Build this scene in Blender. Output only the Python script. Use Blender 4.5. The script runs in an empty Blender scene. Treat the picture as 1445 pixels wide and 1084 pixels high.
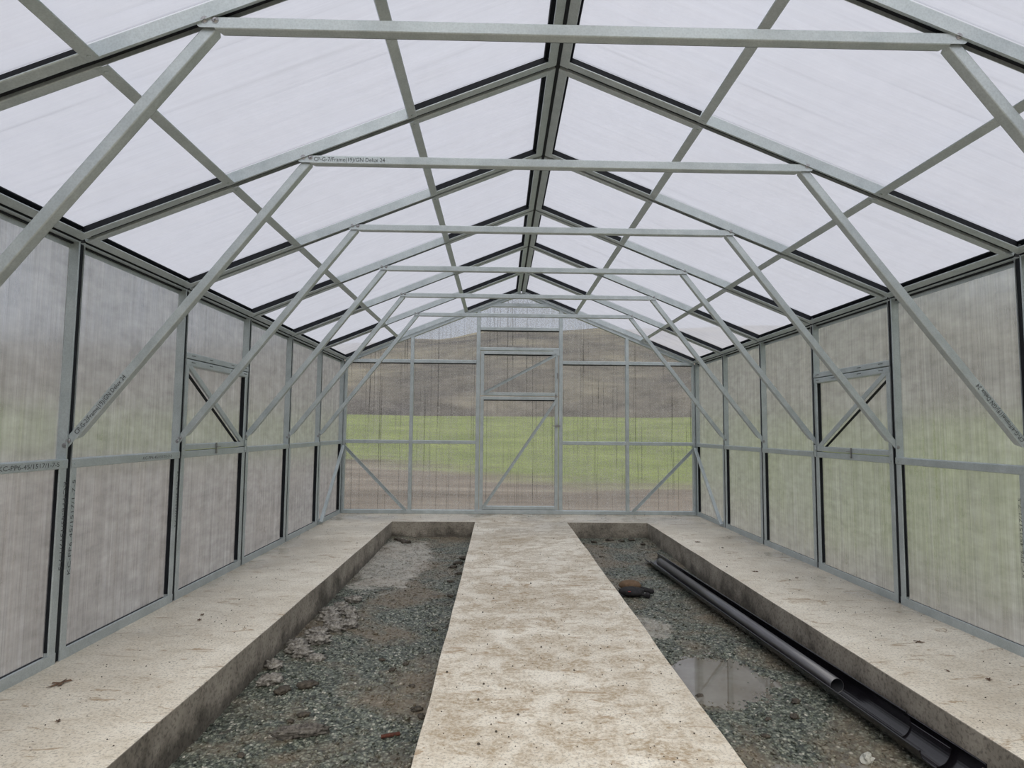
import bpy, bmesh, math, random
import numpy as np
from mathutils import Vector, Matrix, noise
random.seed(7)
V = Vector
SC = bpy.context.scene
COL = SC.collection

# ---------------------------------------------------------------- dimensions (metres)
P = 1.05            # bay pitch
NB = 8              # bays
W = 2.389           # half width to the inner face of the side frames
HE = 2.056          # eave
HR = 3.028          # ridge
YG = NB * P         # gable plane
G = .0155           # half gap between two modules
D = .060            # depth of the frame channels
FL = .048           # flange width
AL = math.atan2(HR - HE, W)
LS = math.hypot(HR - HE, W)
RAIL0, RAIL1 = .922, .968
XB = (-1.58, -.567, .562, 1.55)     # edges of the two planting beds
YB0, YB1 = .55, 7.70
BEDZ = -.205

# ---------------------------------------------------------------- materials
def mat(name):
    m = bpy.data.materials.new(name); m.use_nodes = True
    nt = m.node_tree; nt.nodes.clear()
    out = nt.nodes.new('ShaderNodeOutputMaterial')
    return m, nt, out
def N(nt, t, **kw):
    n = nt.nodes.new(t)
    for k, v in kw.items():
        if k in n.inputs.keys(): n.inputs[k].default_value = v
        else: setattr(n, k, v)
    return n
def L(nt, a, b): nt.links.new(a, b)
def coords(nt, scale=(1, 1, 1), rot=(0, 0, 0)):
    tc = N(nt, 'ShaderNodeTexCoord'); mp = N(nt, 'ShaderNodeMapping')
    mp.inputs['Scale'].default_value = scale; mp.inputs['Rotation'].default_value = rot
    L(nt, tc.outputs['Object'], mp.inputs['Vector']); return mp.outputs['Vector']
def noise_n(nt, vec, scale, detail=3, rough=.55, dist=0):
    n = N(nt, 'ShaderNodeTexNoise'); n.inputs['Scale'].default_value = scale
    n.inputs['Detail'].default_value = detail; n.inputs['Roughness'].default_value = rough
    n.inputs['Distortion'].default_value = dist
    L(nt, vec, n.inputs['Vector']); return n.outputs['Fac']
def ramp(nt, fac, stops):
    r = N(nt, 'ShaderNodeValToRGB'); e = r.color_ramp.elements
    while len(e) < len(stops): e.new(.5)
    for el, (p, c) in zip(e, stops):
        el.position = p
        el.color = (c, c, c, 1) if isinstance(c, (int, float)) else (*c, 1)
    L(nt, fac, r.inputs['Fac']); return r.outputs['Color']
def mix(nt, a, b, fac, mode='MIX'):
    m = N(nt, 'ShaderNodeMix', data_type='RGBA', blend_type=mode)
    for sock, v in ((m.inputs['Factor'], fac), (m.inputs['A'], a), (m.inputs['B'], b)):
        if hasattr(v, 'is_linked'): L(nt, v, sock)
        elif isinstance(v, (int, float)): sock.default_value = v
        else: sock.default_value = (*v, 1)
    return m.outputs['Result']
def math_n(nt, op, a, b=0.):
    m = N(nt, 'ShaderNodeMath', operation=op)
    for i, v in enumerate((a, b)):
        if hasattr(v, 'is_linked'): L(nt, v, m.inputs[i])
        else: m.inputs[i].default_value = v
    return m.outputs[0]
def sep(nt, vec):
    s = N(nt, 'ShaderNodeSeparateXYZ'); L(nt, vec, s.inputs[0]); return s.outputs
def bump(nt, h, strength, dist):
    b = N(nt, 'ShaderNodeBump'); b.inputs['Strength'].default_value = strength
    b.inputs['Distance'].default_value = dist; L(nt, h, b.inputs['Height']); return b.outputs['Normal']
def princ(nt, out, base, rough, metal=0., normal=None, ior=1.5, spec=.5):
    b = N(nt, 'ShaderNodeBsdfPrincipled')
    for key, v in (('Base Color', base), ('Roughness', rough), ('Metallic', metal), ('IOR', ior), ('Specular IOR Level', spec)):
        if hasattr(v, 'is_linked'): L(nt, v, b.inputs[key])
        elif isinstance(v, tuple): b.inputs[key].default_value = (*v, 1)
        else: b.inputs[key].default_value = v
    if normal is not None: L(nt, normal, b.inputs['Normal'])
    L(nt, b.outputs[0], out.inputs['Surface']); return b

def m_steel():
    m, nt, o = mat('galvanised_steel')
    v = coords(nt)
    a = noise_n(nt, v, 9, 5, .7)
    vo = N(nt, 'ShaderNodeTexVoronoi'); vo.inputs['Scale'].default_value = 130; L(nt, v, vo.inputs['Vector'])
    c1 = ramp(nt, a, [(.3, (.42, .475, .49)), (.7, (.56, .615, .63))])
    sp = ramp(nt, vo.outputs['Distance'], [(0, .90), (.8, 1.07)])
    c2 = mix(nt, c1, sp, 1., 'MULTIPLY')
    rr = ramp(nt, a, [(.3, .36), (.7, .52)])
    princ(nt, o, c2, rr, .5, bump(nt, vo.outputs['Distance'], .08, .002))
    return m
def m_plain(name, c, rough, metal=0., spec=.5):
    m, nt, o = mat(name)
    v = coords(nt); a = noise_n(nt, v, 14, 3)
    c1 = ramp(nt, a, [(.3, tuple(x * .85 for x in c)), (.7, tuple(min(1, x * 1.15) for x in c))])
    princ(nt, o, c1, rough, metal, spec=spec); return m

def m_pipe():
    m, nt, o = mat('glossy_black_pipe'); v = coords(nt, (70, 3, 70)); n = noise_n(nt, v, 1, 3, .6)
    princ(nt, o, ramp(nt, n, [(.4, (.015, .014, .018)), (.7, (.05, .05, .058))]), .30, 0, ior=1.8, spec=.9); return m
def m_pane(name, sc_streak, t_lo, t_hi, tint=(.93, .95, .97), drops=0., face=.35, scat=(.55, .56, .58), blur=0., gr=.05):
    # twin wall polycarbonate: clear component + milky scattering, streaked along the flutes
    m, nt, o = mat(name)
    v1 = coords(nt, sc_streak)
    st = noise_n(nt, v1, 1, 4, .62)
    v0 = coords(nt)
    big = noise_n(nt, v0, 1.7, 3, .5)
    lw = N(nt, 'ShaderNodeLayerWeight'); lw.inputs['Blend'].default_value = .35
    s1 = ramp(nt, st, [(.28, 0.), (.72, 1.)])
    s2 = ramp(nt, big, [(.3, 0.), (.7, 1.)])
    f = math_n(nt, 'ADD', math_n(nt, 'MULTIPLY', s1, .6), math_n(nt, 'MULTIPLY', s2, .4))
    f = math_n(nt, 'ADD', t_lo, math_n(nt, 'MULTIPLY', f, t_hi - t_lo))      # milky share
    f = math_n(nt, 'ADD', f, math_n(nt, 'MULTIPLY', lw.outputs['Facing'], face))
    if drops:
        dn = noise_n(nt, v0, 62, 3, .75)
        dd = ramp(nt, dn, [(.44, 0.), (.66, 1.)])
        f = math_n(nt, 'ADD', f, math_n(nt, 'MULTIPLY', math_n(nt, 'SUBTRACT', dd, .4), drops))
    f = N_clamp(nt, f)
    tr = N(nt, 'ShaderNodeBsdfTransparent')
    # thin dark run-off lines
    v2 = coords(nt, tuple(x * (2.3 if x > 5 else .5) for x in sc_streak))
    ln = noise_n(nt, v2, 1, 2, .8)
    lc = ramp(nt, ln, [(.32, tuple(x * (.50 if drops else .82) for x in tint)), (.37, tint)])
    L(nt, lc, tr.inputs['Color'])
    clear = tr.outputs[0]
    if blur:
        rf = N(nt, 'ShaderNodeBsdfRefraction'); rf.inputs['IOR'].default_value = 1.25; rf.inputs['Roughness'].default_value = .24
        L(nt, lc, rf.inputs['Color']); bl = N(nt, 'ShaderNodeMixShader'); bl.inputs[0].default_value = blur
        L(nt, clear, bl.inputs[1]); L(nt, rf.outputs[0], bl.inputs[2]); clear = bl.outputs[0]
    tl = N(nt, 'ShaderNodeBsdfTranslucent'); 
    df = N(nt, 'ShaderNodeBsdfDiffuse')
    grime = noise_n(nt, coords(nt, tuple(x * (3.1 if x > 5 else .6) for x in sc_streak)), 1, 3, .7)
    mott = noise_n(nt, coords(nt, (3, 3, 7)), 2.2, 5, .7)
    gk = ramp(nt, grime, [(.3, 1 - gr), (.7, 1 + gr)]); mk = ramp(nt, mott, [(.3, 1 - gr * .8), (.7, 1 + gr * .8)])
    scn = mix(nt, mix(nt, scat, gk, 1., 'MULTIPLY'), mk, 1., 'MULTIPLY')
    L(nt, scn, tl.inputs['Color']); L(nt, scn, df.inputs['Color'])
    mx = N(nt, 'ShaderNodeMixShader'); mx.inputs[0].default_value = .30
    L(nt, tl.outputs[0], mx.inputs[1]); L(nt, df.outputs[0], mx.inputs[2])
    m2 = N(nt, 'ShaderNodeMixShader'); L(nt, f, m2.inputs[0])
    L(nt, clear, m2.inputs[1]); L(nt, mx.outputs[0], m2.inputs[2])
    L(nt, m2.outputs[0], o.inputs['Surface']); return m
def N_clamp(nt, f):
    c = N(nt, 'ShaderNodeClamp'); L(nt, f, c.inputs['Value']); c.inputs['Min'].default_value = .03; c.inputs['Max'].default_value = .97
    return c.outputs[0]

def m_concrete():
    m, nt, o = mat('poured_concrete')
    v = coords(nt)
    x, y, z = sep(nt, v)[0:3]
    n1 = noise_n(nt, v, 1.3, 4, .6)
    n2 = noise_n(nt, v, 6.5, 6, .68, .6)
    n3 = noise_n(nt, v, 85, 3, .75)
    base = ramp(nt, n1, [(.3, (.69, .63, .52)), (.7, (.93, .88, .76))])
    base = mix(nt, base, ramp(nt, n3, [(.36, .62), (.50, 1.0)]), 1., 'MULTIPLY')
    # muddy footprints: warm brown blotches, most of them down the middle walkway
    ax = math_n(nt, 'ABSOLUTE', x)
    walk = ramp(nt, ax, [(.45, 1.), (.75, .35)])
    blot = ramp(nt, n2, [(.44, 0.), (.60, 1.)])
    nb = noise_n(nt, coords(nt, (1, 1.6, 1)), 3.1, 5, .7, .3)
    blot2 = ramp(nt, nb, [(.49, 0.), (.60, 1.)])
    bm = math_n(nt, 'MAXIMUM', math_n(nt, 'MULTIPLY', blot, .75), math_n(nt, 'MULTIPLY', blot2, .8))
    grain = ramp(nt, noise_n(nt, v, 45, 4, .7), [(.38, .25), (.6, 1.)])
    bm = math_n(nt, 'MULTIPLY', math_n(nt, 'MULTIPLY', bm, walk), grain)
    c = mix(nt, base, (.32, .225, .115), bm)
    # rust-coloured scratches
    n5 = noise_n(nt, coords(nt, (1, 3.2, 1), (0, 0, .25)), 3.4, 5, .75, 1.2)
    c = mix(nt, c, (.36, .25, .14), math_n(nt, 'MULTIPLY', ramp(nt, n5, [(.58, 0.), (.64, 1.)]), .75))
    # pores and specks
    vo = N(nt, 'ShaderNodeTexVoronoi'); vo.inputs['Scale'].default_value = 24; L(nt, v, vo.inputs['Vector'])
    spk = ramp(nt, vo.outputs['Distance'], [(.07, 1.), (.11, 0.)])
    gate = ramp(nt, noise_n(nt, v, 5, 2), [(.45, 0.), (.55, 1.)])
    c = mix(nt, c, (.10, .075, .055), math_n(nt, 'MULTIPLY', math_n(nt, 'MULTIPLY', spk, gate), .8))
    # damp film toward the outer walls and the gable
    wet = math_n(nt, 'MAXIMUM', ramp(nt, ax, [(.55, 0.), (.80, 1.)]) if False else
                 ramp(nt, math_n(nt, 'MULTIPLY', ax, .4), [(.68, 0.), (.90, 1.)]), ramp(nt, math_n(nt, 'MULTIPLY', y, .1), [(.62, 0.), (.80, 1.)]))
    wn = ramp(nt, noise_n(nt, v, 1.1, 3, .6), [(.35, .2), (.62, 1.)])
    wet = math_n(nt, 'MULTIPLY', wet, wn)
    c = mix(nt, c, (.66, .65, .63), wet, 'MULTIPLY')
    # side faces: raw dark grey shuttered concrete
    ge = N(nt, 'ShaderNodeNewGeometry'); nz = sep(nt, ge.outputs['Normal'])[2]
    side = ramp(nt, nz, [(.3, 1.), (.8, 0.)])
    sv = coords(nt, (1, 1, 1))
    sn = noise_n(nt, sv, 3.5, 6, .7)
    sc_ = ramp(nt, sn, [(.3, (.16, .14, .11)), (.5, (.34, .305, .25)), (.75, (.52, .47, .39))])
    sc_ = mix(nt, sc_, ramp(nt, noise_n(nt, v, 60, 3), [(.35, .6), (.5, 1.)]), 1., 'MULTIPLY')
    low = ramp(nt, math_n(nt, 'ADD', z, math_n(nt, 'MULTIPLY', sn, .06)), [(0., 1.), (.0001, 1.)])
    damp = ramp(nt, math_n(nt, 'ADD', math_n(nt, 'ADD', z, .30), math_n(nt, 'MULTIPLY', math_n(nt, 'SUBTRACT', sn, .5), .35)), [(.12, .50), (.20, 1.)])  # side faces darker toward the bottom, edge broken by noise
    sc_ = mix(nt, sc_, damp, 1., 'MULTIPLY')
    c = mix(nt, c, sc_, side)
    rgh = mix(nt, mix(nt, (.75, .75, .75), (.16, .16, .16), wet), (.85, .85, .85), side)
    h = math_n(nt, 'ADD', math_n(nt, 'MULTIPLY', n3, .6), math_n(nt, 'MULTIPLY', spk, -1.2))
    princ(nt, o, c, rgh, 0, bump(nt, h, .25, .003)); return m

def m_gravel():
    m, nt, o = mat('damp_gravel')
    v = coords(nt)
    vo = N(nt, 'ShaderNodeTexVoronoi'); vo.inputs['Scale'].default_value = 75; L(nt, v, vo.inputs['Vector'])
    vc = sep(nt, vo.outputs['Color'])[0]
    g = ramp(nt, vc, [(0, (.045, .055, .048)), (.35, (.115, .135, .105)), (.7, (.225, .25, .20)), (.93, (.33, .35, .28)), (1., (.60, .58, .50))])
    g = mix(nt, g, ramp(nt, vo.outputs['Distance'], [(.15, 1.1), (.7, .40)]), 1., 'MULTIPLY')
    n1 = noise_n(nt, v, 1.6, 5, .62, .4)
    mud = ramp(nt, n1, [(.46, 0.), (.60, 1.)])
    g = mix(nt, g, (.20, .155, .105), math_n(nt, 'MULTIPLY', mud, .68))
    n2 = noise_n(nt, v, 9, 5, .7)
    g = mix(nt, g, (.05, .042, .032), math_n(nt, 'MULTIPLY', ramp(nt, n2, [(.57, 0.), (.68, 1.)]), .7))
    # spilled cement: pale film in the far left corner, and a patch in the right bed
    x, y, z = sep(nt, v)[0:3]
    dx = math_n(nt, 'MULTIPLY', math_n(nt, 'ADD', x, 1.32), 2.4); dy = math_n(nt, 'MULTIPLY', math_n(nt, 'SUBTRACT', y, 6.35), .72)
    r1 = math_n(nt, 'ADD', math_n(nt, 'MULTIPLY', dx, dx), math_n(nt, 'MULTIPLY', dy, dy))
    dx2 = math_n(nt, 'MULTIPLY', math_n(nt, 'SUBTRACT', x, .74), 4.4); dy2 = math_n(nt, 'MULTIPLY', math_n(nt, 'SUBTRACT', y, 4.33), 3.2)
    r2 = math_n(nt, 'ADD', math_n(nt, 'MULTIPLY', dx2, dx2), math_n(nt, 'MULTIPLY', dy2, dy2))
    nn = math_n(nt, 'MULTIPLY', math_n(nt, 'SUBTRACT', noise_n(nt, v, 5, 5, .7), .5), 2.4)
    c1 = ramp(nt, math_n(nt, 'ADD', r1, nn), [(.45, 1.), (.8, 0.)])
    c2 = ramp(nt, math_n(nt, 'ADD', r2, nn), [(.25, 1.), (.6, 0.)])
    cem = math_n(nt, 'MAXIMUM', c1, math_n(nt, 'MULTIPLY', c2, .8))
    g = mix(nt, g, (.50, .47, .41), math_n(nt, 'MULTIPLY', cem, math_n(nt, 'ADD', .25, math_n(nt, 'MULTIPLY', ramp(nt, n2, [(.35, 1.), (.6, .3)]), .6))))
    princ(nt, o, g, .48, 0, bump(nt, vo.outputs['Distance'], -.8, .012)); return m

def m_noisy(name, a, b, scale, rough, detail=4, bumpd=.004, metal=0):
    m, nt, o = mat(name); v = coords(nt); n = noise_n(nt, v, scale, detail, .65)
    princ(nt, o, ramp(nt, n, [(.32, a), (.68, b)]), rough, metal, bump(nt, n, .5, bumpd)); return m

def m_ground():
    m, nt, o = mat('field_grass_and_soil'); v = coords(nt)
    x, y, z = sep(nt, v)[0:3]
    n1 = noise_n(nt, v, .25, 5, .6); n2 = noise_n(nt, coords(nt, (.15, 1, 1)), .9, 5, .65); n3 = noise_n(nt, v, 3, 4, .7)
    grass = ramp(nt, n1, [(.3, (.125, .155, .040)), (.7, (.22, .255, .080))])
    grass = mix(nt, grass, ramp(nt, n3, [(.3, .82), (.7, 1.15)]), 1., 'MULTIPLY')
    soil = ramp(nt, n2, [(.3, (.085, .066, .048)), (.5, (.19, .155, .12)), (.7, (.30, .26, .21))])
    # distance outward from the greenhouse: soil strip, wide on the left, narrow on the right
    yy = math_n(nt, 'SUBTRACT', y, 4.); 
    left = ramp(nt, math_n(nt, 'ADD', math_n(nt, 'MULTIPLY', x, .08), .5), [(.15, 1.), (.62, .0)])
    edge = math_n(nt, 'ADD', 10.5, math_n(nt, 'MULTIPLY', left, 5.))
    ax = math_n(nt, 'MULTIPLY', math_n(nt, 'ABSOLUTE', x), math_n(nt, 'SUBTRACT', 2.3, math_n(nt, 'MULTIPLY', left, 1.3)))
    dist = math_n(nt, 'MAXIMUM', ax, yy)
    dist = math_n(nt, 'ADD', dist, math_n(nt, 'MULTIPLY', math_n(nt, 'SUBTRACT', n2, .5), 7.))
    k = math_n(nt, 'SUBTRACT', dist, edge)
    f = ramp(nt, math_n(nt, 'ADD', math_n(nt, 'MULTIPLY', k, .12), .5), [(.35, 0.), (.75, 1.)])
    princ(nt, o, mix(nt, soil, grass, f), .9, 0); return m
def m_hill():
    m, nt, o = mat('bare_wooded_hillside'); v = coords(nt)
    n1 = noise_n(nt, coords(nt, (1, 1, 1.6)), .035, 5, .6); n2 = noise_n(nt, v, .3, 4, .7)
    c = ramp(nt, n1, [(.3, (.06, .056, .060)), (.5, (.14, .125, .105)), (.7, (.24, .215, .16))])
    c = mix(nt, c, ramp(nt, n2, [(.3, .7), (.7, 1.3)]), 1., 'MULTIPLY')
    princ(nt, o, c, 1., 0, spec=.1); return m
def m_water():
    m, nt, o = mat('muddy_rainwater'); v = coords(nt)
    n1 = noise_n(nt, v, 3.5, 4, .6)
    c = ramp(nt, n1, [(.3, (.13, .105, .075)), (.7, (.25, .235, .205))])
    princ(nt, o, c, .015, 0, bump(nt, noise_n(nt, v, 11, 2), .02, .002), ior=1.9, spec=.9); return m

M = dict(
    steel=m_steel(),
    rubber=m_plain('black_rubber_gasket', (.012, .014, .018), .6, 0, .22),
    ink=m_plain('black_ink', (.06, .065, .07), .8),
    bolt=m_plain('zinc_bolt', (.33, .33, .34), .35, .85),
    plastic=m_plain('black_pvc', (.012, .011, .014), .22, 0, .8),
    pipe=m_pipe(),
    pane_side=m_pane('polycarbonate_side', (3, 38, .9), .20, .50, face=.20, blur=.66, scat=(.69, .695, .70), gr=.26),
    pane_back=m_pane('polycarbonate_gable', (30, 3, .8), .06, .34, drops=.42, face=.1, scat=(.67, .655, .63), gr=.2),
    pane_roof=m_pane('polycarbonate_roof', (.8, 30, .8), .32, .52, tint=(.93, .945, .985), face=.10, gr=.04, scat=(.68, .69, .735)),
    concrete=m_concrete(), gravel=m_gravel(), ground=m_ground(), hill=m_hill(), water=m_water(),
    mortar=m_noisy('lumpy_mortar', (.06, .052, .043), (.44, .42, .375), 34, .85, 5, .005),
    crust=m_noisy('dark_mortar_crust', (.035, .03, .026), (.22, .205, .18), 55, .85, 5, .006),
    mud=m_noisy('dark_mud', (.03, .025, .019), (.11, .092, .068), 60, .7),
    rust=m_noisy('rusted_steel', (.055, .018, .012), (.14, .045, .026), 90, .8),
    stone=m_noisy('pale_stone', (.33, .33, .29), (.62, .62, .56), 50, .75),
    leaf=m_noisy('brown_dead_leaf', (.07, .045, .03), (.16, .09, .05), 60, .8, 3, .001),
    felt=m_noisy('brown_suede', (.11, .07, .04), (.20, .13, .08), 40, .95),
    cloth=m_noisy('black_fabric', (.008, .008, .009), (.03, .028, .03), 50, .85),
    red=m_plain('red_label', (.35, .05, .05), .6),
    white=m_plain('white_paper', (.6, .6, .6), .7),
)

# ---------------------------------------------------------------- mesh helpers
class MB:
    def __init__(s): s.v = []; s.f = []; s.mi = []
    def add(s, vs, fs, mi=0):
        k = len(s.v); s.v += [tuple(v) for v in vs]; s.f += [tuple(i + k for i in f) for f in fs]; s.mi += [mi] * len(fs); return s
    def prism(s, poly, p0, a, u, v, mi=0):
        """extrude a 2-D outline (in u,v) from p0 along vector a"""
        p0, a, u, v = V(p0), V(a), V(u), V(v); n = len(poly)
        ring = [p0 + u * x + v * y for x, y in poly]
        vs = ring + [q + a for q in ring]
        fs = [(i, (i + 1) % n, n + (i + 1) % n, n + i) for i in range(n)] + [tuple(range(n - 1, -1, -1)), tuple(range(n, 2 * n))]
        # keep normals outward
        ar = sum(poly[i][0] * poly[(i + 1) % n][1] - poly[(i + 1) % n][0] * poly[i][1] for i in range(n))
        if ar * u.cross(v).dot(a) < 0: fs = [tuple(reversed(f)) for f in fs]
        return s.add(vs, fs, mi)
    def box(s, p0, a, u, v, w, h, mi=0, o=(0, 0)):
        return s.prism([(o[0], o[1]), (o[0] + w, o[1]), (o[0] + w, o[1] + h), (o[0], o[1] + h)], p0, a, u, v, mi)
    def chan(s, p0, a, u, v, w, d, t=.0022, mi=0):
        """U channel: face along u (width w), its legs reach d along v"""
        r = .0042; return s.prism([(r, 0), (w - r, 0), (w - .3 * r, .3 * r), (w, r), (w, d), (w - t, d), (w - t, r), (w - r, t), (r, t), (t, r), (t, d), (0, d), (0, r), (.3 * r, .3 * r)], p0, a, u, v, mi)
    def ell(s, p0, a, u, v, w, d, t=.0022, mi=0):
        """angle: face along u, one leg along v at u=0"""
        r = .0038; return s.prism([(r, 0), (w - .003, 0), (w, .0025), (w, .006), (w - t, .006), (w - .003, t), (r, t), (t, r), (t, d), (0, d), (0, r), (.3 * r, .3 * r)], p0, a, u, v, mi)
    def disc(s, c, ax, r, h, n=16, mi=0, r2=None):
        ax = V(ax).normalized(); u = ax.orthogonal().normalized(); w = ax.cross(u); r2 = r if r2 is None else r2
        c = V(c); vs = []
        for k in range(n):
            t = 2 * math.pi * k / n; vs.append(c + (u * math.cos(t) + w * math.sin(t)) * r)
        for k in range(n):
            t = 2 * math.pi * k / n; vs.append(c + ax * h + (u * math.cos(t) + w * math.sin(t)) * r2)
        fs = [(k, (k + 1) % n, n + (k + 1) % n, n + k) for k in range(n)] + [tuple(range(n - 1, -1, -1)), tuple(range(n, 2 * n))]
        return s.add(vs, fs, mi)
    def build(s, name, mats, parent=None, smooth=False):
        me = bpy.data.meshes.new(name); me.from_pydata(s.v, [], s.f)
        for m in (mats if isinstance(mats, (list, tuple)) else [mats]): me.materials.append(M[m])
        me.polygons.foreach_set('material_index', s.mi)
        if smooth: me.polygons.foreach_set('use_smooth', [True] * len(s.f))
        me.update(); o = bpy.data.objects.new(name, me); COL.objects.link(o)
        if parent is not None: o.parent = parent
        return o
def tag(o, label=None, cat=None, group=None, kind=None):
    if label: o['label'] = label
    if cat: o['category'] = cat
    if group: o['group'] = group
    if kind: o['kind'] = kind
    return o
def empty(name, loc=(0, 0, 0), parent=None):
    o = bpy.data.objects.new(name, None); o.empty_display_size = .1; COL.objects.link(o); o.location = loc
    if parent: o.parent = parent
    return o
X, Y, Z = V((1, 0, 0)), V((0, 1, 0)), V((0, 0, 1))
def lettering(txt, origin, right, up, length, height, parent, name='printed_lettering'):
    cu = bpy.data.curves.new(name, 'FONT'); cu.body = txt; cu.size = 1; cu.extrude = 0; cu.resolution_u = 2
    cu.materials.append(M['ink'])
    o = bpy.data.objects.new(name, cu); COL.objects.link(o)
    bpy.context.view_layer.update()
    dx = max(o.dimensions.x, .01); right = V(right).normalized(); up = V(up).normalized()
    mt = Matrix((right * (length / dx), up * (height / .72), right.cross(up) * .01)).transposed().to_4x4(); mt.translation = V(origin)
    o.parent = parent; o.matrix_parent_inverse = parent.matrix_world.inverted() if parent else Matrix()
    o.matrix_world = mt
    # turn into a mesh so it travels as plain geometry
    me = bpy.data.meshes.new_from_object(o.evaluated_get(bpy.context.evaluated_depsgraph_get()))
    n = bpy.data.objects.new(name, me); COL.objects.link(n); n.parent = parent; n.matrix_world = mt
    bpy.data.objects.remove(o); bpy.data.curves.remove(cu); return n

TXT_RAIL = 'KC-PP6-45/1517/1-7-5'
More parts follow.
